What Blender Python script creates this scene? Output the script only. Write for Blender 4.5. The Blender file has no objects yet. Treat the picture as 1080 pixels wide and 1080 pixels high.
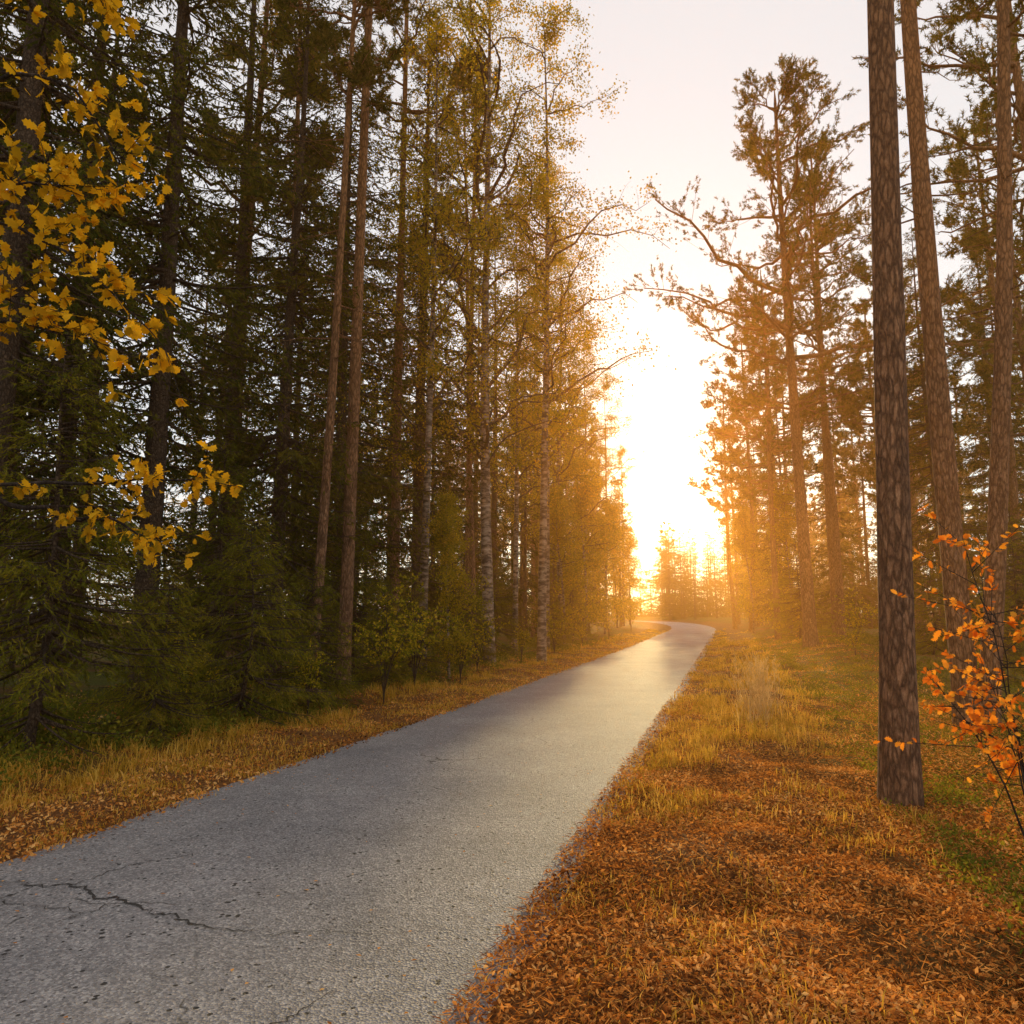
import bpy, math, numpy as np
from mathutils import Vector
rng = np.random.default_rng(7)
scene = bpy.context.scene

# ------------------------------------------------------------------ helpers
def ss(a,b,x):
    t=np.clip((x-a)/(b-a),0,1); return t*t*(3-2*t)
def vn(x,y,seed=0.):
    xi=np.floor(x); yi=np.floor(y); fx=x-xi; fy=y-yi
    fx=fx*fx*(3-2*fx); fy=fy*fy*(3-2*fy)
    def h(i,j):
        s=np.sin(i*127.1+j*311.7+seed*74.7)*43758.5453
        return s-np.floor(s)
    return (h(xi,yi)*(1-fx)+h(xi+1,yi)*fx)*(1-fy)+(h(xi,yi+1)*(1-fx)+h(xi+1,yi+1)*fx)*fy
def nrm(v): return v/np.maximum(np.linalg.norm(v,axis=-1,keepdims=True),1e-9)
def rdir(n,r=None):
    r=r or rng; return nrm(r.normal(size=(n,3)))

class MB:
    def __init__(s): s.V=[];s.L=[];s.T=[];s.M=[];s.R=[];s.S=[];s.n=0
    def add(s,v,f,mat=0,rnd=0.5,smooth=False):
        v=np.asarray(v,dtype=np.float64).reshape(-1,3); f=np.asarray(f,dtype=np.int64)
        s.V.append(v); s.L.append((f+s.n).ravel()); s.T.append(np.full(len(f),f.shape[1]))
        s.M.append(np.full(len(f),mat)); s.S.append(np.full(len(f),smooth))
        r=np.empty(len(v)); r[:]=rnd; s.R.append(r); s.n+=len(v)
    def mesh(s,name,mats):
        V=np.concatenate(s.V);L=np.concatenate(s.L);T=np.concatenate(s.T)
        me=bpy.data.meshes.new(name)
        me.vertices.add(len(V)); me.vertices.foreach_set('co',V.astype(np.float32).ravel())
        me.loops.add(len(L)); me.loops.foreach_set('vertex_index',L.astype(np.int32))
        me.polygons.add(len(T)); st=np.concatenate([[0],np.cumsum(T)[:-1]])
        me.polygons.foreach_set('loop_start',st.astype(np.int32))
        me.polygons.foreach_set('material_index',np.concatenate(s.M).astype(np.int32))
        me.polygons.foreach_set('use_smooth',np.concatenate(s.S).astype(bool))
        me.update(calc_edges=True)
        a=me.attributes.new('rnd','FLOAT','POINT'); a.data.foreach_set('value',np.concatenate(s.R).astype(np.float32))
        for m in mats: me.materials.append(m)
        return me

def tubes(mb,P,R,S=6,mat=0,rnd=.5,wob=0.):
    P=np.asarray(P,float); R=np.asarray(R,float)
    B,N,_=P.shape
    T=nrm(np.gradient(P,axis=1))
    mean=nrm(P[:,-1]-P[:,0])
    ref=np.where(np.abs(mean[:,2:3])>.7,np.array([[1.,0,0]]),np.array([[0,0,1.]]))
    ref=np.repeat(ref[:,None,:],N,axis=1)
    U=nrm(np.cross(T,ref)); W=np.cross(T,U)
    a=np.arange(S)/S*2*math.pi
    rr=R[:,:,None]*np.ones(S)
    if wob: rr=rr*(1+wob*rng.normal(size=rr.shape))
    V=P[:,:,None,:]+rr[...,None]*(np.cos(a)[None,None,:,None]*U[:,:,None,:]+np.sin(a)[None,None,:,None]*W[:,:,None,:])
    idx=np.arange(B*N*S).reshape(B,N,S)
    i0=idx[:,:-1,:];i1=idx[:,1:,:]
    F=np.stack([i0,i1,np.roll(i1,-1,axis=2),np.roll(i0,-1,axis=2)],axis=-1).reshape(-1,4)
    mb.add(V,F,mat,rnd,True)
def tris(mb,p,d,l,w,mat,rnd,r):
    n=len(p); s=nrm(np.cross(d,rdir(n,r)))*(np.reshape(w,(-1,1))/2)
    V=np.stack([p-s,p+s,p+d*np.reshape(l,(-1,1))],axis=1)
    mb.add(V,np.arange(n*3).reshape(n,3),mat,np.repeat(rnd*np.ones(n),3))
def rhombs(mb,p,d,l,w,mat,rnd,r,nr=None):
    n=len(p); l=np.reshape(l*np.ones(n),(-1,1)); w=np.reshape(w*np.ones(n),(-1,1))
    s=nrm(np.cross(d,rdir(n,r) if nr is None else nr)); up=np.cross(s,d)
    V=np.stack([p,p+d*l*.42-s*w/2+up*w*.12,p+d*l,p+d*l*.42+s*w/2+up*w*.12],axis=1)
    mb.add(V,np.arange(n*4).reshape(n,4),mat,np.repeat(rnd*np.ones(n),4))
OAK=np.array([[0,0],[.10,.10],[.22,.14],[.20,.28],[.36,.36],[.24,.46],[.42,.60],[.24,.66],[.30,.82],[.12,.86],[0,1.0],
      [-.12,.86],[-.30,.80],[-.24,.64],[-.42,.56],[-.24,.44],[-.36,.32],[-.2,.26],[-.22,.13],[-.1,.09]])*np.array([.85,1])
def oakleaves(mb,p,d,l,mat,rnd,r):
    n=len(p); s=nrm(np.cross(d,nrm(rdir(n,r)+np.array([0,0,1.0])))); up=np.cross(s,d)
    l=np.reshape(l,(-1,1,1)); cv=r.uniform(-.5,.9,n)[:,None,None]
    x=OAK[None,:,0:1];y=OAK[None,:,1:2]
    V=p[:,None,:]+l*(y*d[:,None,:]+x*s[:,None,:]+(cv*np.abs(x)-.3*cv*y*y)*up[:,None,:])
    k=len(OAK); mb.add(V,np.arange(n*k).reshape(n,k),mat,np.clip(np.repeat(rnd,k)+r.normal(size=n*k)*.08,0,1))
def obj(name,me,loc=(0,0,0),rot=(0,0,0),sc=1,parent=None):
    o=bpy.data.objects.new(name,me); scene.collection.objects.link(o)
    o.location=loc;o.rotation_euler=rot
    o.scale=(sc,sc,sc) if np.isscalar(sc) else sc
    if parent: o.parent=parent
    return o

# ------------------------------------------------------------------ materials
def newmat(name):
    m=bpy.data.materials.new(name);m.use_nodes=True;nt=m.node_tree;nt.nodes.clear()
    out=nt.nodes.new('ShaderNodeOutputMaterial'); return m,nt,out
def N(nt,t,**k):
    n=nt.nodes.new(t)
    for a,b in k.items():
        if a.startswith('i_'):
            key=a[2:]; key=int(key) if key.isdigit() else key.replace('_',' ')
            n.inputs[key].default_value=b
        else: setattr(n,a,b)
    return n
def ramp(nt,stops,fac=None,interp='LINEAR'):
    r=nt.nodes.new('ShaderNodeValToRGB'); e=r.color_ramp.elements; r.color_ramp.interpolation=interp
    while len(e)<len(stops): e.new(.5)
    for i,(p,c) in enumerate(stops):
        e[i].position=p; e[i].color=(*c,1) if len(c)==3 else c
    if fac is not None: nt.links.new(fac,r.inputs[0])
    return r
def mix(nt,fac,a,b,bt='MIX'):
    m=nt.nodes.new('ShaderNodeMix'); m.data_type='RGBA'; m.blend_type=bt
    for s,v in ((0,fac),(6,a),(7,b)):
        if hasattr(v,'links'): nt.links.new(v,m.inputs[s])
        else: m.inputs[s].default_value=(*v,1) if isinstance(v,tuple) else v
    return m.outputs[2]
def foliage(name,stops,trans=.5,tmul=(1.5,1.2,.5),objr=.3):
    m,nt,out=newmat(name)
    at=N(nt,'ShaderNodeAttribute',attribute_name='rnd')
    oi=N(nt,'ShaderNodeObjectInfo')
    ad=N(nt,'ShaderNodeMath',operation='MULTIPLY_ADD');nt.links.new(oi.outputs['Random'],ad.inputs[0]);ad.inputs[1].default_value=objr
    sb=N(nt,'ShaderNodeMath',operation='SUBTRACT');nt.links.new(at.outputs['Fac'],sb.inputs[0]);sb.inputs[1].default_value=objr/2
    nt.links.new(sb.outputs[0],ad.inputs[2])
    r=ramp(nt,stops,ad.outputs[0])
    d=N(nt,'ShaderNodeBsdfDiffuse'); t=N(nt,'ShaderNodeBsdfTranslucent')
    nt.links.new(r.outputs[0],d.inputs[0])
    nt.links.new(mix(nt,1.0,r.outputs[0],tmul,'MULTIPLY'),t.inputs[0])
    mx=N(nt,'ShaderNodeMixShader');mx.inputs[0].default_value=trans
    nt.links.new(d.outputs[0],mx.inputs[1]);nt.links.new(t.outputs[0],mx.inputs[2])
    nt.links.new(mx.outputs[0],out.inputs[0]); return m
M_spruce=foliage('spruce_needles',[(0,(.028,.04,.012)),(.5,(.075,.088,.02)),(1,(.21,.18,.035))])
M_young_lit=foliage('young_spruce_needles_lit',[(0,(.08,.10,.015)),(.5,(.20,.20,.025)),(1,(.40,.32,.04))])  # brighter golden copy of the spruce needles, sunlight on small spruces put into colour
M_pine=foliage('pine_needles',[(0,(.06,.07,.02)),(.5,(.15,.145,.03)),(1,(.32,.23,.045))])
M_birch=foliage('birch_leaves',[(0,(.14,.15,.02)),(.5,(.34,.30,.03)),(1,(.66,.44,.04))],.58)
M_oak=foliage('oak_leaves',[(0,(.14,.12,.012)),(.4,(.50,.30,.02)),(1,(.80,.50,.03))],.5,(1.3,1.1,.5))
M_shrub=foliage('shrub_leaves',[(0,(.10,.13,.015)),(.5,(.32,.30,.025)),(1,(.62,.46,.035))],.5)
M_orange=foliage('sapling_leaves',[(0,(.45,.11,.02)),(.5,(.72,.26,.035)),(1,(.8,.42,.06))],.55,(1.3,1.,.5))
M_litter=foliage('litter_leaves',[(0,(.05,.022,.012)),(.3,(.28,.11,.03)),(.6,(.72,.32,.07)),(1,(.92,.60,.22))],.38,(1.2,.9,.45))
M_grass=foliage('grass_blades',[(0,(.24,.18,.025)),(.45,(.56,.36,.045)),(1,(.88,.58,.14))],.5,(1.2,1.0,.5))
M_bil=foliage('bilberry_leaves',[(0,(.06,.09,.015)),(.5,(.15,.17,.025)),(1,(.36,.30,.04))],.45)
M_dry=foliage('dry_reed',[(0,(.5,.34,.14)),(1,(.85,.62,.30))],.5,(1.1,1,.8))

def bark(name,lo,mid,hi,upper=None,z0=3,z1=13,vs=(12,12,3.2),bump=.8):
    m,nt,out=newmat(name)
    tc=N(nt,'ShaderNodeTexCoord'); mp=N(nt,'ShaderNodeMapping'); mp.inputs['Scale'].default_value=vs
    nt.links.new(tc.outputs['Object'],mp.inputs[0])
    no=N(nt,'ShaderNodeTexNoise',i_Scale=1.4,i_Detail=8.,i_Roughness=.7);nt.links.new(mp.outputs[0],no.inputs['Vector'])
    ds=mix(nt,.8,mp.outputs[0],no.outputs['Color'],'ADD')
    vo=N(nt,'ShaderNodeTexVoronoi',feature='DISTANCE_TO_EDGE',i_Scale=1.7);nt.links.new(ds,vo.inputs['Vector'])
    vc=N(nt,'ShaderNodeTexVoronoi',i_Scale=1.7);nt.links.new(ds,vc.inputs['Vector'])
    n2=N(nt,'ShaderNodeTexNoise',i_Scale=4.,i_Detail=9.,i_Roughness=.8);nt.links.new(mp.outputs[0],n2.inputs['Vector'])
    cr=ramp(nt,[(0,(.1,.1,.1)),(.2,(1,1,1))],vo.outputs[0])
    c=ramp(nt,[(.3,lo),(.5,mid),(.68,hi)],n2.outputs[0]).outputs[0]
    c=mix(nt,1.,c,ramp(nt,[(0,(.65,.62,.6)),(1,(1.25,1.18,1.1))],vc.outputs['Color']).outputs[0],'MULTIPLY')
    if upper:
        sp=N(nt,'ShaderNodeSeparateXYZ');nt.links.new(tc.outputs['Object'],sp.inputs[0])
        mr=N(nt,'ShaderNodeMapRange');mr.inputs[1].default_value=z0;mr.inputs[2].default_value=z1
        nt.links.new(sp.outputs[2],mr.inputs[0])
        u=ramp(nt,[(.3,tuple(x*.6 for x in upper)),(.7,upper)],n2.outputs[0]).outputs[0]
        c=mix(nt,mr.outputs[0],c,u)
    c=mix(nt,cr.outputs[0],mix(nt,.65,c,(.02,.012,.008)),c)
    p=N(nt,'ShaderNodeBsdfPrincipled');p.inputs['Roughness'].default_value=.85;p.inputs['Specular IOR Level'].default_value=.2
    nt.links.new(c,p.inputs['Base Color'])
    mm=N(nt,'ShaderNodeMath',operation='ADD');nt.links.new(cr.outputs[0],mm.inputs[0]);nt.links.new(n2.outputs[0],mm.inputs[1])
    b=N(nt,'ShaderNodeBump',i_Strength=bump,i_Distance=.03);nt.links.new(mm.outputs[0],b.inputs['Height']);nt.links.new(b.outputs[0],p.inputs['Normal'])
    nt.links.new(p.outputs[0],out.inputs[0]);return m
M_pbark=bark('pine_bark',(.11,.055,.03),(.30,.16,.085),(.54,.34,.20),(.54,.25,.09))
M_sbark=bark('spruce_bark',(.06,.04,.025),(.13,.09,.06),(.22,.17,.12),vs=(16,16,9))
M_obark=bark('oak_bark',(.03,.025,.02),(.08,.06,.045),(.15,.12,.1),vs=(14,14,3))
m,nt,out=newmat('birch_bark'); M_bbark=m
tc=N(nt,'ShaderNodeTexCoord'); mp=N(nt,'ShaderNodeMapping'); mp.inputs['Scale'].default_value=(2.5,2.5,7)
nt.links.new(tc.outputs['Object'],mp.inputs[0])
no=N(nt,'ShaderNodeTexNoise',i_Scale=1.5,i_Detail=6.,i_Roughness=.65);nt.links.new(mp.outputs[0],no.inputs['Vector'])
c=ramp(nt,[(.44,(.05,.035,.02)),(.54,(.24,.17,.11)),(.75,(.46,.36,.26))],no.outputs[0])
p=N(nt,'ShaderNodeBsdfPrincipled');p.inputs['Roughness'].default_value=.7
nt.links.new(c.outputs[0],p.inputs['Base Color']);nt.links.new(p.outputs[0],out.inputs[0])

# ------------------------------------------------------------------ terrain functions
def xc(Y):
    t=np.clip(Y-58,0,62)
    return -2.92+.29*Y-.004*t*t-np.maximum(Y-120,0)*.49
def hz(X,Y):
    X=np.asarray(X,float);Y=np.asarray(Y,float)
    d=X-xc(Y);a=np.abs(d)
    z=.9*ss(8,110,Y)
    z=z+ss(1.9,3.2,d)*.08-ss(3.4,6,d)*.16+ss(3,7,d)*ss(12,26,Y)*.65+ss(1.9,3.,-d)*.06+ss(3.2,6,-d)*.12
    z=z+ss(1.92,2.8,a)*(.16*(vn(X*.7,Y*.7)-.5)+.09*(vn(X*2.9,Y*2.9,3)-.5))+ss(6,30,a)*1.2*(vn(X*.06,Y*.06,5)-.5)
    return z-(1-ss(1.5,1.84,a))*.03
def gz(x,y): return float(hz(np.array(x),np.array(y)))
rows=np.unique(np.concatenate([np.linspace(-60,0,30),np.linspace(0,15,140),np.linspace(15,60,140),np.linspace(60,200,80),np.linspace(200,900,18)]))
pos=np.unique(np.concatenate([[0,.5,1,1.4,1.6,1.75,1.84,1.9],np.arange(2,8,.1),8*np.exp(np.linspace(0,4.6,44))]))
cols=np.concatenate([-pos[:0:-1],pos])
D,YY=np.meshgrid(cols,rows); XX=D+xc(YY); ZZ=hz(XX,YY)
mb=MB(); idx=np.arange(XX.size).reshape(XX.shape)
F=np.stack([idx[:-1,:-1],idx[:-1,1:],idx[1:,1:],idx[1:,:-1]],-1).reshape(-1,4)
mb.add(np.stack([XX,YY,ZZ],-1),F,0,ss(3.2,5.2,np.abs(D)+1.2*(vn(XX*.5,YY*.5,9)-.5)).ravel(),True)
m,nt,out=newmat('forest_floor')
tc=N(nt,'ShaderNodeTexCoord')
n1=N(nt,'ShaderNodeTexNoise',i_Scale=28.,i_Detail=8.,i_Roughness=.75);nt.links.new(tc.outputs['Object'],n1.inputs['Vector'])
n2=N(nt,'ShaderNodeTexNoise',i_Scale=.9,i_Detail=5.);nt.links.new(tc.outputs['Object'],n2.inputs['Vector'])
lit=ramp(nt,[(.3,(.04,.02,.01)),(.5,(.20,.085,.028)),(.68,(.52,.25,.07))],n1.outputs[0]).outputs[0]
grn=ramp(nt,[(.3,(.03,.04,.008)),(.5,(.11,.12,.02)),(.7,(.26,.22,.04))],n1.outputs[0]).outputs[0]
at=N(nt,'ShaderNodeAttribute',attribute_name='rnd')
mu=N(nt,'ShaderNodeMath',operation='MULTIPLY');nt.links.new(at.outputs['Fac'],mu.inputs[0])
r2=ramp(nt,[(.35,(.15,.15,.15)),(.55,(1,1,1))],n2.outputs[0]);nt.links.new(r2.outputs[0],mu.inputs[1])
c=mix(nt,mu.outputs[0],lit,grn)
p=N(nt,'ShaderNodeBsdfPrincipled');p.inputs['Roughness'].default_value=.95;p.inputs['Specular IOR Level'].default_value=.1
nt.links.new(c,p.inputs['Base Color'])
b=N(nt,'ShaderNodeBump',i_Strength=1.,i_Distance=.05);nt.links.new(n1.outputs[0],b.inputs['Height']);nt.links.new(b.outputs[0],p.inputs['Normal'])
nt.links.new(p.outputs[0],out.inputs[0])
obj('ground',mb.mesh('ground',[m]))

# ------------------------------------------------------------------ road
rr=rows[(rows>-58)&(rows<300)]
rc=np.array([-1.9,-1.84,-1.75,-1.6,-1.4,-1,-.5,0,.5,1,1.4,1.6,1.75,1.84,1.9])
D,YY=np.meshgrid(rc,rr)
edge=np.abs(D)>1.87
Dw=D+np.sign(D)*edge*(.10*(vn(YY*1.7+np.sign(D)*40,YY*0,2)-.4)+.05*(vn(YY*7+np.sign(D)*40,YY*0,4)-.5))
XX=Dw+xc(YY); ZZ=.9*ss(8,110,YY)+.015+ .02*(1-(D/1.9)**2)-edge*.012
mb=MB();idx=np.arange(XX.size).reshape(XX.shape)
F=np.stack([idx[:-1,:-1],idx[:-1,1:],idx[1:,1:],idx[1:,:-1]],-1).reshape(-1,4)
mb.add(np.stack([XX,YY,ZZ],-1),F,0,(np.abs(D)/1.9).ravel(),True)
m,nt,out=newmat('old_asphalt')
tc=N(nt,'ShaderNodeTexCoord')
def tex(t,**k):
    n=N(nt,t,**k);nt.links.new(tc.outputs['Object'],n.inputs['Vector']);return n
agg=tex('ShaderNodeTexVoronoi',i_Scale=85.)
ns=tex('ShaderNodeTexNoise',i_Scale=45.,i_Detail=6.,i_Roughness=.85)
nb=tex('ShaderNodeTexNoise',i_Scale=.8,i_Detail=6.,i_Roughness=.6)
nm=tex('ShaderNodeTexNoise',i_Scale=7.,i_Detail=5.,i_Roughness=.7)
base=ramp(nt,[(.32,(.06,.06,.064)),(.5,(.25,.245,.25)),(.70,(.56,.55,.545))],ns.outputs[0]).outputs[0]
col=mix(nt,.5,base,ramp(nt,[(0,(.07,.07,.075)),(.6,(.32,.315,.315)),(1,(.82,.80,.77))],agg.outputs['Color']).outputs[0])
col=mix(nt,1.,col,ramp(nt,[(.3,(.70,.70,.72)),(.7,(1.15,1.12,1.1))],nb.outputs[0]).outputs[0],'MULTIPLY')
col=mix(nt,1.,col,ramp(nt,[(.35,(.84,.84,.84)),(.65,(1.06,1.06,1.06))],nm.outputs[0]).outputs[0],'MULTIPLY')
pv=tex('ShaderNodeTexVoronoi',i_Scale=19.)
pit=N(nt,'ShaderNodeMath',operation='MULTIPLY_ADD');nt.links.new(nm.outputs[0],pit.inputs[0]);pit.inputs[1].default_value=-1.1;nt.links.new(pv.outputs['Distance'],pit.inputs[2])
pr=ramp(nt,[(0,(1,1,1)),(.05,(0,0,0))],None)
ad=N(nt,'ShaderNodeMath',operation='ADD');nt.links.new(pit.outputs[0],ad.inputs[0]);ad.inputs[1].default_value=.45
nt.links.new(ad.outputs[0],pr.inputs[0])
col=mix(nt,pr.outputs[0],col,(.035,.032,.03))
dn=mix(nt,.3,tc.outputs['Object'],tex('ShaderNodeTexNoise',i_Scale=3.,i_Detail=5.).outputs['Color'],'ADD')
cv=N(nt,'ShaderNodeTexVoronoi',feature='DISTANCE_TO_EDGE',i_Scale=.55);nt.links.new(dn,cv.inputs['Vector'])
ck=ramp(nt,[(0,(1,1,1)),(.006,(0,0,0))],cv.outputs[0])
mk=ramp(nt,[(.54,(0,0,0)),(.6,(1,1,1))],nb.outputs[0])
cm=N(nt,'ShaderNodeMath',operation='MULTIPLY');nt.links.new(ck.outputs[0],cm.inputs[0]);nt.links.new(mk.outputs[0],cm.inputs[1])
col=mix(nt,cm.outputs[0],col,(.03,.028,.026))
p=N(nt,'ShaderNodeBsdfPrincipled');p.inputs['Roughness'].default_value=.72;p.inputs['Specular IOR Level'].default_value=.38
nt.links.new(col,p.inputs['Base Color'])
hh=N(nt,'ShaderNodeMath',operation='SUBTRACT');nt.links.new(agg.outputs['Distance'],hh.inputs[0]);nt.links.new(pr.outputs[0],hh.inputs[1])
b=N(nt,'ShaderNodeBump',i_Strength=1.,i_Distance=.012);nt.links.new(hh.outputs[0],b.inputs['Height']);nt.links.new(b.outputs[0],p.inputs['Normal'])
nt.links.new(p.outputs[0],out.inputs[0])
road=obj('asphalt_road',mb.mesh('asphalt_road',[m]))
m,nt,out=newmat('crack_dark');p=N(nt,'ShaderNodeBsdfPrincipled');p.inputs['Base Color'].default_value=(.03,.026,.022,1);p.inputs['Roughness'].default_value=.95;nt.links.new(p.outputs[0],out.inputs[0])
mb=MB()
def crack(pts,w,n=60,amp=.05):
    pts=np.array(pts,float);t=np.linspace(0,len(pts)-1,n)
    x=np.interp(t,np.arange(len(pts)),pts[:,0]);y=np.interp(t,np.arange(len(pts)),pts[:,1])
    x+=rng.normal(size=n)*amp*.35+amp*(vn(t*3,t*0,w*1000)-.5);y+=rng.normal(size=n)*amp*.35+amp*2*(vn(t*3,t*0+9,w*1000)-.5)
    tx=np.gradient(x);ty=np.gradient(y);l=np.hypot(tx,ty)+1e-9
    ww=w*(.3+rng.random(n))*np.sin(np.linspace(.12,3.05,n))**.5
    d=lambda X,Y:.015+.02*(1-((X-xc(Y))/1.9)**2)+.005+.9*ss(8,110,Y)
    xa=x-ty/l*ww/2;ya=y+tx/l*ww/2;xb=x+ty/l*ww/2;yb=y-tx/l*ww/2
    V=np.concatenate([np.stack([xa,ya,d(xa,ya)],-1),np.stack([xb,yb,d(xb,yb)],-1)])
    i=np.arange(n-1);mb.add(V,np.stack([i,i+1,i+1+n,i+n],-1))
crack([(-3.2,4.75),(-2.6,4.62),(-2.2,4.35),(-1.75,4.15),(-1.3,3.95)],.018)
crack([(-2.6,4.62),(-2.45,4.95),(-2.1,5.2)],.011,30)
crack([(-2.9,4.7),(-2.8,4.35),(-2.3,4.2)],.011,30)
crack([(-2.2,4.35),(-2.35,4.1)],.009,16)
crack([(-1.15,2.85),(-.95,3.05),(-.78,3.35)],.010,30,.03)
crack([(-2.6,2.6),(-1.9,2.85),(-1.3,2.8)],.010,30)
crack([(-1.3,3.95),(-.9,4.0),(-.6,3.9)],.006,24)
obj('road_crack',mb.mesh('road_crack',[m]),parent=road)

# ------------------------------------------------------------------ trees
def trunk_pts(H,seed,curve=.25,n=26):
    r=np.random.default_rng(seed);z=np.linspace(-.25,H,n)
    f=np.clip(z/H,0,1);a=r.normal(size=4)*curve
    return np.stack([a[0]*np.sin(f*2.4)+a[1]*.4*np.sin(f*6),a[2]*np.sin(f*2.2)+a[3]*.4*np.sin(f*5.5),z],-1)
def on_trunk(T,z): return np.stack([np.interp(z,T[:,2],T[:,0]),np.interp(z,T[:,2],T[:,1]),z],-1)
def add_trunk(mb,T,r0,H,S=14,taper=.85,mat=0,flare=.45):
    f=np.clip(T[:,2]/H,0,1)
    R=r0*(1-taper*f**1.1)*(1+flare*np.exp(-np.clip(T[:,2],0,99)/.35)*.6)
    R[-1]=.01
    tubes(mb,T[None],R[None],S,mat,.5,.025)
    return R

def spruce(name,seed,H,r0,c0,Lmax,nb,nt,per_m,nl=.07,nw=.017,dead=0,profile=.8,fm=None):
    r=np.random.default_rng(seed);mb=MB();T=trunk_pts(H,seed,.12);R=add_trunk(mb,T,r0,H,12,.95)
    u=np.sort(r.random(nb))**.9
    z=H*(c0+(.985-c0)*u); rel=u
    L=Lmax*(1-rel)**profile*(.55+.45*np.clip(rel*7,0,1))*r.uniform(.6,1.12,nb)+.12
    az=r.random(nb)*2*math.pi+np.arange(nb)*2.4
    O=on_trunk(T,z)
    rad=np.stack([np.cos(az),np.sin(az),0*az],-1);tan=np.stack([-np.sin(az),np.cos(az),0*az],-1)
    slope=-.55+.95*rel**1.3+r.normal(size=nb)*.08;up=.30*(1-rel)
    bend=r.normal(size=nb)*.08
    def bp(i,s):
        return O[i]+rad[i]*(L[i]*s)[:,None]+tan[i]*(L[i]*bend[i]*s*s)[:,None]+np.array([0,0,1.])*(L[i]*(slope[i]*s+up[i]*s*s))[:,None]
    s=np.linspace(0,1,6);I=np.repeat(np.arange(nb),6);P=bp(I,np.tile(s,nb)).reshape(nb,6,3)
    tubes(mb,P,(.008+.011*L)[:,None]*(1-.85*s)[None],4)
    cnt=np.maximum(4,(nt*L/Lmax)).astype(int);I=np.repeat(np.arange(nb),cnt);n=len(I)
    st=.12+.88*r.random(n)**.75;p=bp(I,st);sg=np.where(r.random(n)<.5,-1.,1.)
    d=nrm(rad[I]*r.uniform(.4,.9,n)[:,None]+tan[I]*(sg*r.uniform(.2,.95,n))[:,None]+np.array([0,0,-1.])*(r.uniform(0,.75,n)*(1-.6*rel[I]))[:,None])
    l=(.30*L[I]*(1-st)**.6+.16)*r.uniform(.55,1.15,n)
    tr=r.random(n)*.45+.25*r.random(nb)[I]
    tris(mb,p,nrm(d-np.array([0,0,.3])),l,.012*np.ones(n),0,.5,r)
    c2=np.maximum(3,(l*per_m)).astype(int);J=np.repeat(np.arange(n),c2);k=len(J);t=r.random(k)
    q=p[J]+d[J]*(l[J]*t)[:,None]-np.array([0,0,1.])*(.32*l[J]*t*t)[:,None]
    nd=nrm(d[J]*.75-np.array([0,0,.25])+rdir(k,r)*.62)
    tris(mb,q,nd,nl*r.uniform(.6,1.3,k),nw*r.uniform(.7,1.3,k),1,np.clip(tr[J]+.3*r.random(k),0,1),r)
    if dead:
        z=r.uniform(.4,H*max(c0,.12)+1.5,dead);az=r.random(dead)*6.28;O2=on_trunk(T,z);Ld=r.uniform(.4,Lmax*.6,dead)
        rd=np.stack([np.cos(az),np.sin(az),0*az],-1);s=np.linspace(0,1,5)
        P=O2[:,None]+rd[:,None]*(Ld[:,None]*s)[...,None]+np.array([0,0,1.])*(Ld[:,None]*(-.25*s-.15*s*s))[...,None]+r.normal(size=(dead,5,3))*.02
        tubes(mb,P,np.full((dead,1),.011)*(1-.8*s)[None],4)
        I=np.repeat(np.arange(dead),7);n=len(I);s=r.random(n)*.9+.1
        p=O2[I]+rd[I]*(Ld[I]*s)[:,None]+np.array([0,0,1.])*(Ld[I]*(-.25*s-.15*s*s))[:,None]
        tris(mb,p,nrm(rd[I]+rdir(n,r)*.9),r.uniform(.15,.5,n),.01*np.ones(n),0,.5,r)
    return mb.mesh(name,[M_sbark,fm or M_spruce])

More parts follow.
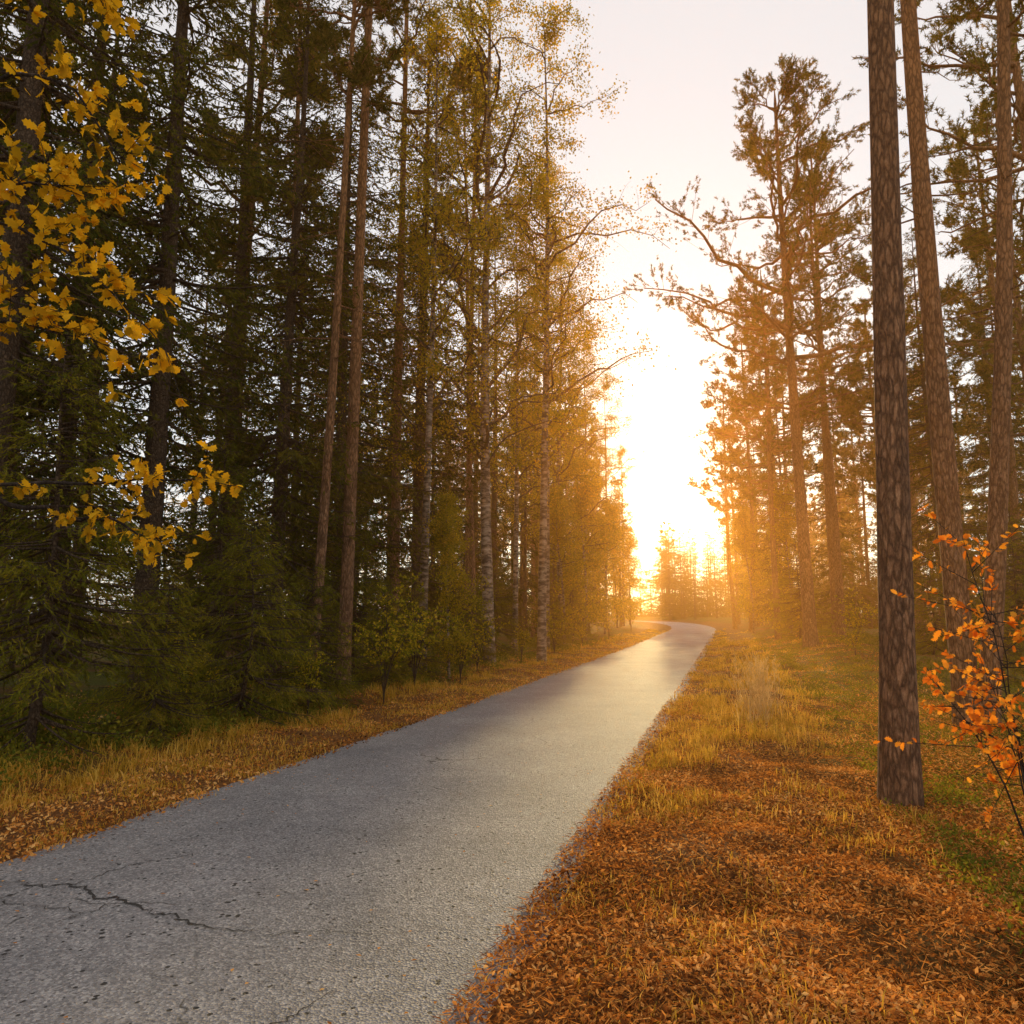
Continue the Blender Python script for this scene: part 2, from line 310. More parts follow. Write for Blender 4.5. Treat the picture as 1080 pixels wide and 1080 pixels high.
def pine(name,seed,H,r0,c0,Lmax,nl_=42,sub=8,cl=6,nn=24,curve=.25,dead=14,nlen=.11,nw=.024,T=None):
    r=np.random.default_rng(seed);mb=MB()
    if T is None: T=trunk_pts(H,seed,curve,34)
    add_trunk(mb,T,r0,H,18,.8)
    u=np.sort(r.random(nl_));z=H*(c0+(.97-c0)*u)
    L=Lmax*(1-.75*u**1.6)*(.5+.5*np.clip(u*4,0,1))*r.uniform(.5,1.15,nl_)
    az=r.random(nl_)*6.28+np.arange(nl_)*2.4;O=on_trunk(T,z)
    el=r.uniform(-.15,.35,nl_)+.45*u
    rad=np.stack([np.cos(az)*np.cos(el),np.sin(az)*np.cos(el),np.sin(el)],-1)
    K=9;s=np.linspace(0,1,K);wob=np.cumsum(r.normal(size=(nl_,K,3))*.06,axis=1);wob[:,0]=0
    P=O[:,None]+rad[:,None]*(L[:,None]*s)[...,None]+wob*L[:,None,None]*.55+np.array([0,0,1.])*(L[:,None]*(.15*s*s-.12*s))[...,None]
    tubes(mb,P,(.012+.016*L)[:,None]*(1-.8*s)[None],5)
    def lp(i,s):
        x=s*(K-1);a=np.minimum(x.astype(int),K-2);f=(x-a)[:,None];return P[i,a]*(1-f)+P[i,a+1]*f
    I=np.repeat(np.arange(nl_),sub);n=len(I);st=r.uniform(.3,1,n);p=lp(I,st)
    d=nrm(rad[I]*.7+rdir(n,r)*.8+np.array([0,0,.25]));l=L[I]*.32*(1.15-st*.6)*r.uniform(.5,1.2,n)+.2
    s4=np.linspace(0,1,4);SP=p[:,None]+d[:,None]*(l[:,None]*s4)[...,None]+np.array([0,0,1.])*(.2*l[:,None]*s4*s4)[...,None]+r.normal(size=(n,4,3))*.02
    tubes(mb,SP,np.full((n,1),.010)*(1-.7*s4)[None],3)
    J=np.repeat(np.arange(n),cl);k=len(J);t=.25+.75*r.random(k)
    q=p[J]+d[J]*(l[J]*t)[:,None]+np.array([0,0,1.])*(.2*l[J]*t*t)[:,None]+r.normal(size=(k,3))*.06
    cd=nrm(d[J]+rdir(k,r)*.7+np.array([0,0,.35]));cr=r.random(k)*.6
    Q=np.repeat(np.arange(k),nn);h=len(Q);a=r.random(h)
    tris(mb,q[Q]+cd[Q]*(a*.17)[:,None],nrm(cd[Q]*.6+rdir(h,r)),nlen*r.uniform(.6,1.2,h),nw*np.ones(h),1,np.clip(cr[Q]+.4*r.random(h),0,1),r)
    if dead:
        z=r.uniform(H*c0*.45,H*c0*1.05,dead);az=r.random(dead)*6.28;O2=on_trunk(T,z);Ld=r.uniform(.2,1.6,dead)
        rd=np.stack([np.cos(az),np.sin(az),r.uniform(-.3,.2,dead)],-1);s=np.linspace(0,1,5)
        DP=O2[:,None]+rd[:,None]*(Ld[:,None]*s)[...,None]+r.normal(size=(dead,5,3))*.04*s[None,:,None]
        tubes(mb,DP,np.full((dead,1),.018)*(1-.8*s)[None],4)
    return mb.mesh(name,[M_pbark,M_pine])

def birch(name,seed,H,r0,c0,Lmax,nb=70,sub=9,lv=45,ls=.06,curve=.3,jit=.09):
    r=np.random.default_rng(seed);mb=MB();T=trunk_pts(H,seed,curve,30);add_trunk(mb,T,r0,H,14,.93)
    u=np.sort(r.random(nb));z=H*(c0+(.97-c0)*u)
    L=Lmax*(1-.72*u**1.4)*(.6+.4*np.clip(u*5,0,1))*r.uniform(.35,1.2,nb);az=r.random(nb)*6.28+np.arange(nb)*2.4;O=on_trunk(T,z)
    el=r.uniform(.35,.95,nb);rad=np.stack([np.cos(az)*np.cos(el),np.sin(az)*np.cos(el),np.sin(el)],-1)
    K=8;s=np.linspace(0,1,K);wob=np.cumsum(r.normal(size=(nb,K,3))*.045,axis=1);wob[:,0]=0
    P=O[:,None]+rad[:,None]*(L[:,None]*s)[...,None]+wob*L[:,None,None]+np.array([0,0,-1.])*(L[:,None]*.22*s**2.5)[...,None]
    tubes(mb,P,(.008+.011*L)[:,None]*(1-.85*s)[None],4,2)
    I=np.repeat(np.arange(nb),sub);n=len(I);st=r.uniform(.2,1,n);x=st*(K-1);a=np.minimum(x.astype(int),K-2);f=(x-a)[:,None];p=P[I,a]*(1-f)+P[I,a+1]*f
    d=nrm(rad[I]*.6+rdir(n,r)*.8);l=L[I]*.33*r.uniform(.4,1.2,n)+.15
    s4=np.linspace(0,1,4);SP=p[:,None]+d[:,None]*(l[:,None]*s4)[...,None]-np.array([0,0,1.])*(.45*l[:,None]*s4*s4)[...,None]
    tubes(mb,SP,np.full((n,1),.006)*(1-.7*s4)[None],3,2)
    J=np.repeat(np.arange(n),lv);J=J[r.random(len(J))<(r.random(n)**.7)[J]];k=len(J);t=r.random(k)
    q=p[J]+d[J]*(l[J]*t)[:,None]-np.array([0,0,1.])*(.45*l[J]*t*t)[:,None]+r.normal(size=(k,3))*jit
    rhombs(mb,q,nrm(rdir(k,r)-np.array([0,0,.5])),ls*r.uniform(.6,1.2,k),ls*.75,1,np.clip(r.random(n)[J]*.5+.5*r.random(k),0,1),r)
    return mb.mesh(name,[M_bbark,M_birch,M_sbark])

ME={}
ME['sA']=spruce('spruce_a',11,19,.17,.13,2.9,290,27,20,.11,.04,dead=26)
ME['sB']=spruce('spruce_b',12,23,.19,.20,2.7,320,25,20,.11,.04,dead=22)
ME['sC']=spruce('spruce_c',13,16,.14,.06,2.4,240,22,20,.11,.04)
ME['sS']=spruce('spruce_small',14,3.4,.04,.06,1.35,120,28,60,.055,.013,profile=.7,fm=M_young_lit)
ME['sT']=spruce('spruce_young',15,5.2,.06,.05,1.8,170,30,50,.06,.016,profile=.75,fm=M_young_lit)
ME['sF']=spruce('spruce_far',16,18,.16,.05,2.7,170,12,18,.19,.065)
ME['uF']=spruce('spruce_low_far',18,6,.07,.03,2.1,90,12,16,.18,.065,profile=.6)
ME['pF']=pine('pine_far',17,19,.17,.45,2.8,34,6,5,16,nlen=.22,nw=.05)
# ------------------------------------------------------------------ named trees, right side
me=pine('pine_near',21,25,.15,.62,3.2,44,curve=.05,dead=8)
obj('pine_tree',me,(3.3,6.57,gz(3.3,6.57)),(0,math.radians(2.3),0))
me=pine('pine_2',22,25,.175,.60,3.4,44,curve=.12,dead=12)
obj('pine_tree',me,(6.65,11.1,gz(6.65,11.1)),(0,math.radians(.4),0))
me=pine('pine_3',23,22,.14,.50,3.2,50,curve=.16,dead=14)
obj('pine_tree',me,(6.8,10.9,gz(6.8,10.9)),(0,math.radians(5.8),0))
me=pine('pine_4',29,22,.24,.38,6.2,56,12,8,24,curve=.3,dead=16)
obj('pine_tree',me,(10.75,27,gz(10.75,27)),(0,math.radians(-.4),0))
P=[ME['pF'],pine('pine_5',31,23,.18,.42,3.6,50),pine('pine_6',33,20,.16,.33,3.8,52)]
for k,(x,y,r,s,i) in enumerate([(13.2,30,.5,.9,1),(16,22,2,1.,2),(13.4,17.5,1,1.05,1),(17.5,33,3,1,2),(15.6,44,4,1.1,2),(20,40,1,1.,0),(18.9,52,2.2,1.1,0),(22.5,60,5,1.2,0),(12.8,36,.3,.95,2),(16.,50,.3,1.1,0),(21.5,71,2,1.1,0),(18.2,61,3,1.1,0),(15.2,35,5,1.1,1)]):
    obj('pine_tree',P[i],(x,y,gz(x,y)-.05),(0,0,r),s)
for x,y,r,s,k in [(14.5,25,0,.8,'sA'),(18.5,27,1,.95,'sC'),(20,30,2,.8,'sB'),(16.5,38,3,.85,'sF'),(14.6,41,4,.6,'sF'),(17.3,47,5,.95,'sF'),(20,56,1,.95,'sF'),(22,66,2,1.,'sF'),(23,48,3,.9,'sF'),(25,38,3,.9,'sF'),(12.3,22,2,.9,'sS'),(10.9,17,1,.7,'sS'),(13.5,20,4,.8,'sT'),(24,72,1,.9,'sF'),(11.9,31,2,.8,'sT'),(17.8,51,2,.6,'sF'),(19.8,60,2,.8,'sF')]:
    obj('spruce_tree',ME[k],(x,y,gz(x,y)-.05),(0,0,r),s)

# ------------------------------------------------------------------ named trees, left side
me=pine('pine_7',41,26,.14,.55,2.6,40,curve=.12,dead=26)
for x,y,r,s in [(-3.35,15,0,1.),(-3.15,20,2,1.02),(-1.6,27,1,.95)]:
    obj('pine_tree',me,(x,y,gz(x,y)-.05),(0,math.radians(1.),r),s)
me=pine('pine_8',43,20,.10,.6,1.8,30,curve=.14,dead=26)
for x,y,r,s in [(-3.72,14,0,1.),(-5.4,17,2,1.1),(-1.2,24.5,3,1.1)]:
    obj('pine_tree',me,(x,y,gz(x,y)-.05),(0,math.radians(1.6),r),s)
for x,y,r,s,k in [(-6.1,8.4,0,.95,'sB'),(-8.2,9.5,2.6,1.05,'sA'),(-6.0,12.2,1,1.0,'sB'),(-7.9,13,3,1.1,'sA'),(-4.9,15.5,4,.95,'sA'),(-10.5,12,1,1,'sB'),
   (-6.9,17.5,5,1.05,'sB'),(-4.4,19,2.2,1.08,'sA'),(-2.9,23,3.1,1.02,'sB'),(-5.5,23,.4,1.1,'sA'),(-8.5,21,1.4,1,'sC'),(-1.8,29,.4,.85,'sC'),
   (-3.5,29,2,1.2,'sF'),(.6,34,3,.7,'sF'),(-1.0,36,4,1.2,'sF'),(2.3,42,4,.6,'sF'),(.5,44,4,1.0,'sF'),(5.,49,1,.75,'sF'),(3.4,52,4,.9,'sF'),(5.4,62,4,1.0,'sF'),(9.6,66,3,.75,'sF'),(8,72,1,.8,'sF')]:
    obj('spruce_tree',ME[k],(x,y,gz(x,y)-.05),(0,0,r),s)
for x,y,r,s,k in [(-4.0,11.0,1,.9,'sS'),(-3.4,12.6,2,.72,'sS'),(-5.2,8.2,3,.9,'sT'),(-4.5,9.6,.3,.62,'sS'),(-4.9,12.5,2,.85,'sT'),(-2.6,15.6,4,.6,'sS'),(-2.5,18,1,.7,'sS'),(-1.2,21.5,2,.6,'sS'),(-3.6,17,2,.8,'sT'),(-.6,26,2,.7,'sT'),(1.6,31,2,.7,'sS'),(3,37,2,.6,'sT')]:
    obj('spruce_tree',ME[k],(x,y,gz(x,y)-.03),(0,0,r),s)
B=[birch('birch_a',51,25,.18,.22,6.2,84,12,50,.085,jit=.14),birch('birch_b',52,21,.13,.28,4.2,60,10,46,.085,jit=.14),birch('birch_c',53,9,.07,.10,2.8,54,9,44,.10,jit=.16)]
for x,y,r,s,i in [(-.65,22,0,1.,0),(.95,24.5,3,1.15,1),(1.4,30.5,4,1.05,1),(2.6,38,1,.86,0),(4.4,44.5,2,.9,1),(7.0,56,3,.95,1),(10.0,67,4,.8,1),(-2.3,19.2,4,.9,1),(.1,27.5,2,.85,1),
   (2.3,33,2,.8,2),(3.9,40,3,1.1,2),(6.2,50,5,1.0,2),(8.6,61,1,1.1,2),(11.2,71,3,1.05,2),(-1.5,18,1,.5,2),(15.8,49,2,.9,2),(19.2,59,2,1.2,2),(22.2,70,3,1.1,2),(13.8,37,3,.8,2)]:
    obj('birch_tree',B[i],(x,y,gz(x,y)-.05),(0,0,r),s)

# ------------------------------------------------------------------ distant forest (one group)
df=bpy.data.objects.new('distant_forest',None);scene.collection.objects.link(df)
n=0
def far(x,y,s,k,wd=1.):
    global n;n+=1
    obj('tree_%d'%n,ME[k],(x,y,gz(x,y)-.1),(0,0,rng.random()*6.28),(s*wd*rng.uniform(.9,1.15),s*wd*rng.uniform(.9,1.15),s),df)
for Y in np.arange(14,110,5.2):
    for o in (6.5,12,20):
        x=-6.3+.29*Y-o+rng.uniform(-1.6,1.6);y=Y+rng.uniform(-1.9,1.9)
        if x<-.8*y-4 : continue
        if y>74: x-= (y-74)*.22
        far(x,y,rng.uniform(.85,1.25),rng.choice(['sF','sF','pF']))
    for o in (10,17,26):
        x=-6.3+.29*Y-o+rng.uniform(-2,2)
        if x<-.8*Y-4 : continue
        far(x-max(Y-74,0)*.22,Y+rng.uniform(-2,2),rng.uniform(.7,1.2),'uF')
for Y in np.arange(26,120,5.2):
    for o in (9,14.5,23):
        x=.9+.29*Y+o+rng.uniform(-1.6,1.6);y=Y+rng.uniform(-1.8,1.8)
        if x>.8*y+4: continue
        far(x,y,rng.uniform(.7,1.1),rng.choice(['sF','pF','pF']))
    for o in (11,19,28):
        x=.9+.29*Y+o+rng.uniform(-2,2)
        if x>.8*Y+4: continue
        far(x,Y,rng.uniform(.5,1.),'uF')
for k in range(44):
    y=rng.uniform(122,165);x=rng.uniform(.04,.36)*y
    far(x,y,rng.uniform(.7,.95)*(1.0 if x/y<.27 else 1.2),rng.choice(['sF','sF','pF']),1.2)
for x in np.arange(6,46,2.0):      # trees closing the view where the road bends away
    for y0,lo,hi,k in ((98,.45,.66,'sF'),(110,.55,.78,'sF'),(104,.6,1.3,'uF'),(130,1.,1.7,'uF')):
        y=y0+rng.uniform(-5,6); xx=x+rng.uniform(-.9,.9); dd=xx-float(xc(np.array(y)))
        if dd<4. and dd>-4.: continue
        if dd<0 and y<103: continue
        far(xx,y,rng.uniform(lo,hi),k,1.35)
for x in np.arange(-31,-7,1.9): far(x+rng.uniform(-.6,.6),37+rng.uniform(-4,5),rng.uniform(.9,1.5),'uF',1.3)
for x in np.arange(-19,-8,2.2): far(x+rng.uniform(-.6,.6),24+rng.uniform(-2,2),rng.uniform(.5,.9),'uF',1.3)
for x in np.arange(21,44,2.1): far(x+rng.uniform(-.6,.6),50+rng.uniform(-4,5),rng.uniform(.9,1.4),'uF',1.3)

# ------------------------------------------------------------------ oak with branches over the verge
r=np.random.default_rng(61);mb=MB();base=np.array([-4.7,4.3])
zz=np.linspace(-.2,8.5,20);T=np.stack([base[0]+.25*np.sin(zz*.35),base[1]+.1*np.sin(zz*.5),zz],-1)
tubes(mb,T[None],(.14*(1-.85*np.clip(zz/8.5,0,1)))[None],12,0,.5,.03)
brs=[[(-4.6,4.3,3.7),(-3.6,4.1,4.5),(-2.95,4.0,4.85),(-2.6,4.0,4.72),(-2.35,4.0,4.35),(-2.25,4.0,4.05)],
     [(-4.6,4.3,2.9),(-3.7,4.1,3.7),(-2.95,4.0,3.9),(-2.6,4.,3.68),(-2.25,4.,3.4),(-1.98,4.05,3.12)],
     [(-4.6,4.3,3.3),(-3.5,4.1,4.0),(-2.9,4.0,4.1),(-2.5,3.9,4.02)],
     [(-4.6,4.3,3.1),(-3.5,4.2,3.45),(-2.95,4.1,3.45),(-2.6,4.05,3.3)],
     [(-4.6,4.3,1.7),(-3.4,4.1,2.2),(-2.7,4.0,2.38),(-2.2,4.0,2.3),(-1.85,4.0,2.36),(-1.55,4.0,2.3)],
     [(-3.0,4.05,2.3),(-2.6,4.1,2.16),(-2.2,4.1,2.12),(-1.85,4.0,1.98)],
     [(-4.6,4.3,4.6),(-3.7,4.2,5.4),(-2.9,4.1,5.6),(-2.5,4.1,5.45)],
     [(-4.6,4.3,2.8),(-3.6,4.2,3.15),(-2.9,4.1,3.3),(-2.3,4.05,3.12)]]
nmain=len(brs)
for k in range(16):
    z0=r.uniform(2.5,8);a=r.uniform(1.7,4.9);L=r.uniform(1,2.2);p0=np.array([np.interp(z0,zz,T[:,0]),np.interp(z0,zz,T[:,1]),z0]);d=np.array([math.cos(a),math.sin(a),.3])
    brs.append([tuple(p0+d*L*f) for f in (0,.33,.66,1)])
for bi,b_ in enumerate(brs):
    b_=np.array(b_);t=np.linspace(0,len(b_)-1,14);P_=np.stack([np.interp(t,np.arange(len(b_)),b_[:,i]) for i in range(3)],-1)
    P_[1:-1]=(P_[:-2]+2*P_[1:-1]+P_[2:])/4;P_+=r.normal(size=P_.shape)*.014
    s=np.linspace(0,1,14);tubes(mb,P_[None],(.017*(1-.85*s))[None],5)
    low=bi in (4,5)
    nt_=(26 if low else 30) if bi<nmain else 9
    f=r.uniform(.36,1,nt_);x=f*13;a=np.minimum(x.astype(int),12);q=P_[a]*(1-(x-a))[:,None]+P_[a+1]*(x-a)[:,None]
    td=nrm((P_[-1]-P_[0])*.25+rdir(nt_,r)*np.array([1,1,.8]));tl=r.uniform(.10,.36,nt_)*(1. if not low else .6)
    s4=np.linspace(0,1,4);tubes(mb,q[:,None]+td[:,None]*(tl[:,None]*s4)[...,None],np.full((nt_,1),.0035)*(1-.6*s4)[None],3)
    J=np.repeat(np.arange(nt_),7 if not low else 6);k=len(J);tt=np.where(r.random(k)<.4,1,r.random(k))
    oakleaves(mb,q[J]+td[J]*(tl[J]*tt)[:,None],nrm(td[J]*.6+rdir(k,r)-np.array([0,0,.3])),r.uniform(.045,.10,k)*(1 if not low else .8),1,r.random(k),r)
obj('oak_tree',mb.mesh('oak_tree',[M_obark,M_oak]))

# ------------------------------------------------------------------ orange sapling on the right
def sapling(name,mat,seed,H,spread,nst,lean,ls,lpt=5,ntw=16,stemr=.009,f0=.45):
    r=np.random.default_rng(seed);mb=MB()
    for k in range(nst):
        a=r.random()*6.28;tgt=np.array([math.cos(a)*spread*r.uniform(.3,1),math.sin(a)*spread*r.uniform(.3,1),H*r.uniform(.6,1)])+np.array(lean)
        if k==0: tgt=np.array([lean[0],lean[1],H])
        s=np.linspace(0,1,12);P_=tgt[None]*s[:,None]**np.array([1.8,1.8,.85])+np.cumsum(r.normal(size=(12,3))*.012,axis=0)*s[:,None]
        tubes(mb,P_[None],(stemr*(1-.75*s))[None],5)
        f=r.uniform(f0,1,ntw);x=f*11;i=np.minimum(x.astype(int),10);q=P_[i]*(1-(x-i))[:,None]+P_[i+1]*(x-i)[:,None]
        td=nrm(rdir(ntw,r)*np.array([1,1,.45])+np.array([0,0,.15]));tl=r.uniform(.15,.55,ntw)*min(1,H/2)
        s4=np.linspace(0,1,4);tubes(mb,q[:,None]+td[:,None]*(tl[:,None]*s4)[...,None],np.full((ntw,1),.003)*(1-.6*s4)[None],3)
        J=np.repeat(np.arange(ntw),lpt);m_=len(J)
        tt=r.uniform(.25,1,m_)
        if mat is M_orange: oakleaves(mb,q[J]+td[J]*(tl[J]*tt)[:,None],nrm(td[J]*.5+rdir(m_,r)),ls*r.uniform(.5,1.2,m_),1,r.random(m_),r)
        else: rhombs(mb,q[J]+td[J]*(tl[J]*tt)[:,None],nrm(td[J]*.5+rdir(m_,r)-np.array([0,0,.3])),ls*r.uniform(.6,1.2,m_),ls*.6,1,r.random(m_),r)
    return mb.mesh(name,[M_obark,mat])
obj('oak_sapling',sapling('oak_sapling',M_orange,74,1.9,.26,4,(-.22,.1,0),.050,10,20,.007,.5),(2.66,3.95,gz(2.66,3.95)))
SH=[sapling('shrub_a',M_shrub,81,1.9,.8,7,(0,0,0),.06,14,18),sapling('shrub_b',M_shrub,82,1.2,.5,8,(0,0,0),.05,12,14)]
for x,y,rz,s,i in [(-2.3,13.6,0,1.1,0),(-2.0,15.5,2,1.2,0),(-1.2,17.5,1,1.1,1),(-3.2,11.9,2,1,1),(-.9,19.5,3,1.1,0),(.3,24,1,1,1),(1.6,28.5,2,1,0),(3.2,34,4,1,1),(5.3,41,2,1,0),(-4.4,10.2,1,1,1),(9.6,21,2,.8,1),(11.5,25,1,1,0),(12.6,35,3,.9,1),(9,14.5,3,.8,1),(14.3,39,3,1.2,0),(8.9,56,1,1.3,0)]:
    obj('shrub',SH[i],(x,y,gz(x,y)-.02),(0,0,rz),s)

# ------------------------------------------------------------------ litter, grass, undergrowth
def logY(n,a,b): return a*(b/a)**rng.random(n)
mb=MB()
def litter(n,dlo,dhi,ya,yb,sz,thr=.0):
    Y=logY(n,ya,yb);d=rng.uniform(dlo,dhi,n);X=xc(Y)+d
    k=rng.random(n)<np.clip(.25+1.3*vn(X*1.6,Y*1.6,11)-thr,0,1);X=X[k];Y=Y[k];m_=len(X)
    p=np.stack([X,Y,np.maximum(hz(X,Y),.9*ss(8,110,Y)+.02)+rng.uniform(.002,.03,m_)],-1)
    a=rng.random(m_)*6.28;dr=nrm(np.stack([np.cos(a),np.sin(a),rng.normal(size=m_)*.7],-1))
    nr=nrm(np.stack([rng.normal(size=m_)*1.2,rng.normal(size=m_)*1.2,np.ones(m_)],-1))
    s=sz*rng.uniform(.35,1.35,m_)*(1+Y*.02)
    rhombs(mb,p,dr,s,s*.5,0,np.clip(.4*vn(X*2.5,Y*2.5,12)+.45*vn(X*.9,Y*.9,17)+.65*rng.random(m_)-.2,0,1),rng,nr)
litter(110000,1.74,7.5,1.8,40,.028)
litter(60000,1.8,5,1.8,8,.025)
litter(34000,-4.2,-1.72,3.5,45,.034)
litter(8000,-9,-3.5,6,30,.05)
n_=90000;Y=logY(n_,1.8,14);X=xc(Y)+rng.uniform(1.72,7,n_);a=rng.random(n_)*6.28
tris(mb,np.stack([X,Y,np.maximum(hz(X,Y),.9*ss(8,110,Y)+.02)+rng.uniform(.004,.04,n_)],-1),nrm(np.stack([np.cos(a),np.sin(a),rng.normal(size=n_)*.4],-1)),rng.uniform(.03,.08,n_),.004*np.ones(n_)*(1+Y*.1),0,.15+.65*rng.random(n_),rng)
n_=420;Y=logY(n_,2,40);d=rng.uniform(-1.8,1.8,n_);d=np.sign(d)*1.87*(np.abs(d)/1.87)**.45;X=xc(Y)+d;a=rng.random(n_)*6.28
rhombs(mb,np.stack([X,Y,.9*ss(8,110,Y)+.04+0*X],-1),nrm(np.stack([np.cos(a),np.sin(a),0*a+.05],-1)),.03*rng.uniform(.4,1.2,n_),.016,0,.3+.6*rng.random(n_),rng,np.tile([0.1,0,1.],(n_,1)))
obj('fallen_leaves',mb.mesh('fallen_leaves',[M_litter]))

mb=MB()
def grass(nt_,dlo,dhi,ya,yb,h,bl,spread=.07,thr=.45,wmul=1.):
    Y=logY(nt_,ya,yb);X=xc(Y)+rng.uniform(dlo,dhi,nt_);k=vn(X*1.1,Y*1.1,21)+.35*rng.random(nt_)>thr;X=X[k];Y=Y[k];t=len(X)
    J=np.repeat(np.arange(t),bl);m_=len(J);x=X[J]+rng.normal(size=m_)*spread;y=Y[J]+rng.normal(size=m_)*spread
    hh=h*rng.uniform(.5,1.5,t)[J]*rng.uniform(.4,1.2,m_);w=.0040*rng.uniform(.7,1.4,m_)*(1+y*.10)*wmul
    a=rng.random(m_)*6.28;l=np.stack([np.cos(a),np.sin(a),0*a],-1);sd=np.stack([-np.sin(a),np.cos(a),0*a],-1)
    p=np.stack([x,y,hz(x,y)-.01],-1);b_=rng.uniform(.2,1.0,m_)[:,None]*hh[:,None];up=np.array([0,0,1.])*hh[:,None]
    V=np.stack([p-sd*w[:,None]/2,p+sd*w[:,None]/2,p+up*.6+l*b_*.4+sd*w[:,None]*.4,p+up*.6+l*b_*.4-sd*w[:,None]*.4,p+up*.8+l*b_*1.2],1)
    i=np.arange(m_)*5;rn=np.repeat(np.clip(.6*rng.random(t)[J]+.45*rng.random(m_),0,1),5)
    n0=mb.n;mb.add(V,np.stack([i,i+1,i+2,i+3],-1),0,rn)
    mb.L.append(np.stack([i+3,i+2,i+4],-1).ravel()+n0);mb.T.append(np.full(m_,3));mb.M.append(np.zeros(m_,int));mb.S.append(np.zeros(m_,bool))
grass(1700,1.85,4.4,2.3,55,.08,20,.09,thr=.76)
grass(800,1.85,2.7,6,60,.12,20,thr=.66)
grass(400,3,7,5,40,.13,20,thr=.7)
grass(2600,-3.5,-1.88,3.5,60,.07,18,.09,thr=.55)
grass(800,-4.2,-3.1,5,50,.16,18,thr=.5)
grass(420,2.4,4.2,9,40,.2,22,thr=.5)
obj('verge_grass',mb.mesh('verge_grass',[M_grass]))

def reeds(seed,n,h,sp):
    r=np.random.default_rng(seed);mb=MB();b0=np.stack([r.normal(size=n)*sp,r.normal(size=n)*sp*1.4,0*np.zeros(n)-.02],-1)
    ln=r.normal(size=(n,2))*.12;hh=h*r.uniform(.6,1.1,n);s=np.linspace(0,1,6)
    P_=b0[:,None]+np.array([0,0,1.])*(hh[:,None]*s)[...,None];P_[...,0]+=ln[:,0:1]*s**2;P_[...,1]+=ln[:,1:2]*s**2
    tubes(mb,P_,np.full((n,1),.003)*(1-.5*s)[None],3,0,.5)
    J=np.repeat(np.arange(n),26);k=len(J);t=r.uniform(.72,1,k)
    q=np.stack([b0[J,0]+ln[J,0]*t**2,b0[J,1]+ln[J,1]*t**2,hh[J]*t],-1)
    tris(mb,q,nrm(rdir(k,r)*.6+np.array([0,0,.9])),r.uniform(.03,.07,k),.006*np.ones(k),0,r.random(k),r)
    J=np.repeat(np.arange(n),5);k=len(J)
    tris(mb,b0[J],nrm(rdir(k,r)*np.array([.5,.5,.1])+np.array([0,0,1.])),h*r.uniform(.3,.7,k),.009*np.ones(k),0,r.random(k),r)
    return mb.mesh('reed_grass',[M_dry])
RG=[reeds(91,26,.8,.12),reeds(92,14,.6,.10)]
for x,y,i,s in [(3.75,11.6,0,1.),(4.1,12.6,0,1.1),(3.5,10.7,1,1.),(4.6,13.8,1,1.1),(4.9,15.2,1,1.2),(3.9,12.1,1,1.)]:
    obj('reed_grass',RG[i],(x,y,gz(x,y)),(0,0,x*7),s)

mb=MB()
def under(nc,dlo,dhi,ya,yb,h,per,sz):
    Y=logY(nc,ya,yb);X=xc(Y)+rng.uniform(dlo,dhi,nc);k=vn(X*.8,Y*.8,31)+.3*rng.random(nc)>.5;X=X[k];Y=Y[k];t=len(X)
    J=np.repeat(np.arange(t),per);m_=len(J);hh=h*rng.uniform(.5,1.3,t)
    o=rdir(m_)*rng.random(m_)[:,None]**.5;x=X[J]+o[:,0]*hh[J]*1.3;y=Y[J]+o[:,1]*hh[J]*1.3;z=hz(x,y)+np.abs(o[:,2])*hh[J]
    rhombs(mb,np.stack([x,y,z],-1),nrm(rdir(m_)+np.array([0,0,.2])),sz*rng.uniform(.6,1.3,m_)*(1+y*.02),sz*.6*(1+y*.02),0,np.clip(.5*rng.random(t)[J]+.5*rng.random(m_),0,1),rng)
under(2600,4.2,9.5,3.5,45,.14,55,.026)
under(500,6,20,8,60,.3,50,.045)
under(900,-8,-3.6,6,45,.3,60,.045)
obj('bilberry_undergrowth',mb.mesh('bilberry_undergrowth',[M_bil]))

# ------------------------------------------------------------------ light
az=math.radians(11.3);el=math.radians(8.7)
sd=Vector((math.sin(az)*math.cos(el),math.cos(az)*math.cos(el),math.sin(el)))
L=bpy.data.lights.new('sun','SUN');L.energy=5;L.angle=math.radians(.5);L.color=(1,.56,.21)
so=bpy.data.objects.new('sun',L);scene.collection.objects.link(so);so.rotation_euler=sd.to_track_quat('Z','Y').to_euler();so.location=(20,100,40)
w=bpy.data.worlds.new('World');scene.world=w;w.use_nodes=True;nt=w.node_tree;nt.nodes.clear()
out=nt.nodes.new('ShaderNodeOutputWorld')
sky=N(nt,'ShaderNodeTexSky',sky_type='NISHITA',sun_disc=False,sun_elevation=el,sun_rotation=az,dust_density=1.5,air_density=1.)
bg=N(nt,'ShaderNodeBackground');bg.inputs[1].default_value=.05;nt.links.new(sky.outputs[0],bg.inputs[0])
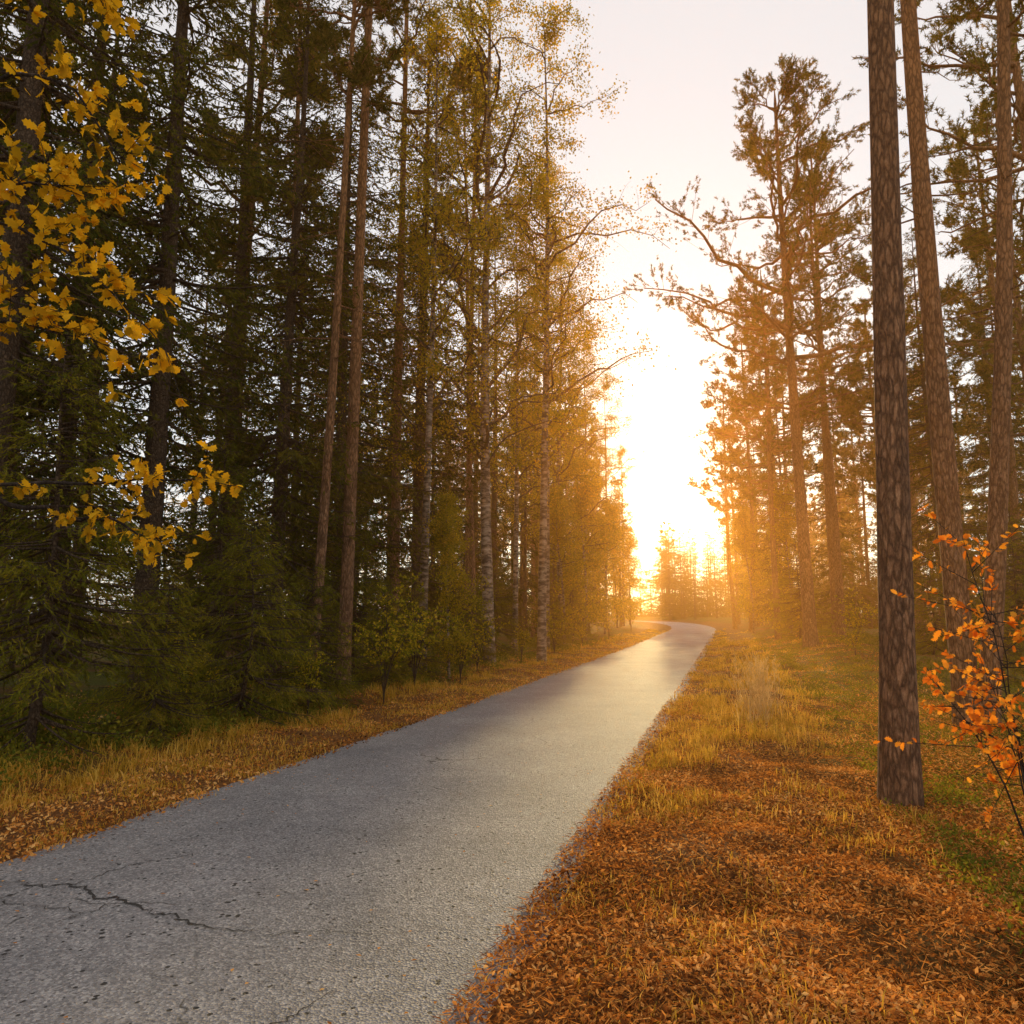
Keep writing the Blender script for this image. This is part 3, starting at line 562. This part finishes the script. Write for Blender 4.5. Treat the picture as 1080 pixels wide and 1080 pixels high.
tc=N(nt,'ShaderNodeTexCoord');vd=N(nt,'ShaderNodeVectorMath',operation='DOT_PRODUCT');nt.links.new(tc.outputs['Generated'],vd.inputs[0]);vd.inputs[1].default_value=sd
cl=N(nt,'ShaderNodeMath',operation='MAXIMUM');nt.links.new(vd.outputs['Value'],cl.inputs[0]);cl.inputs[1].default_value=0
def glow(pw,st,col):
    a=N(nt,'ShaderNodeMath',operation='POWER');nt.links.new(cl.outputs[0],a.inputs[0]);a.inputs[1].default_value=pw
    b=N(nt,'ShaderNodeMath',operation='MULTIPLY');nt.links.new(a.outputs[0],b.inputs[0]);b.inputs[1].default_value=st
    g=N(nt,'ShaderNodeBackground');g.inputs[0].default_value=(*col,1);nt.links.new(b.outputs[0],g.inputs[1]);return g
prev=bg
base=N(nt,'ShaderNodeBackground');base.inputs[0].default_value=(1,.91,.86,1);base.inputs[1].default_value=.80
for g in (base,glow(260,.5,(1,.75,.4)),glow(2500,25,(1,.85,.6))):
    a=N(nt,'ShaderNodeAddShader');nt.links.new(prev.outputs[0],a.inputs[0]);nt.links.new(g.outputs[0],a.inputs[1]);prev=a
nt.links.new(prev.outputs[0],out.inputs[0])
# low sunlit mist between the trees
mb=MB();x0,x1,y0,y1,z0,z1=-50,70,5,122,-2,12
V=[(x,y,z) for z in (z0,z1) for y in (y0,y1) for x in (x0,x1)]
mb.add(V,[[0,2,3,1],[4,5,7,6],[0,1,5,4],[2,6,7,3],[0,4,6,2],[1,3,7,5]])
m,nt,out=newmat('mist');v=N(nt,'ShaderNodeVolumeScatter');v.inputs['Color'].default_value=(1,.46,.13,1);v.inputs['Density'].default_value=.0062;v.inputs['Anisotropy'].default_value=.60
nt.links.new(v.outputs[0],out.inputs['Volume'])
obj('mist',mb.mesh('mist',[m]))

# ------------------------------------------------------------------ camera
c=bpy.data.cameras.new('camera');co=bpy.data.objects.new('camera',c);scene.collection.objects.link(co)
co.location=(0,0,1.6);co.rotation_euler=(math.radians(90+8.03),0,0);c.lens=26;c.sensor_width=36;c.clip_end=3000;c.clip_start=.05
scene.camera=co
scene.view_settings.view_transform='Standard';scene.view_settings.look='None';scene.view_settings.exposure=0
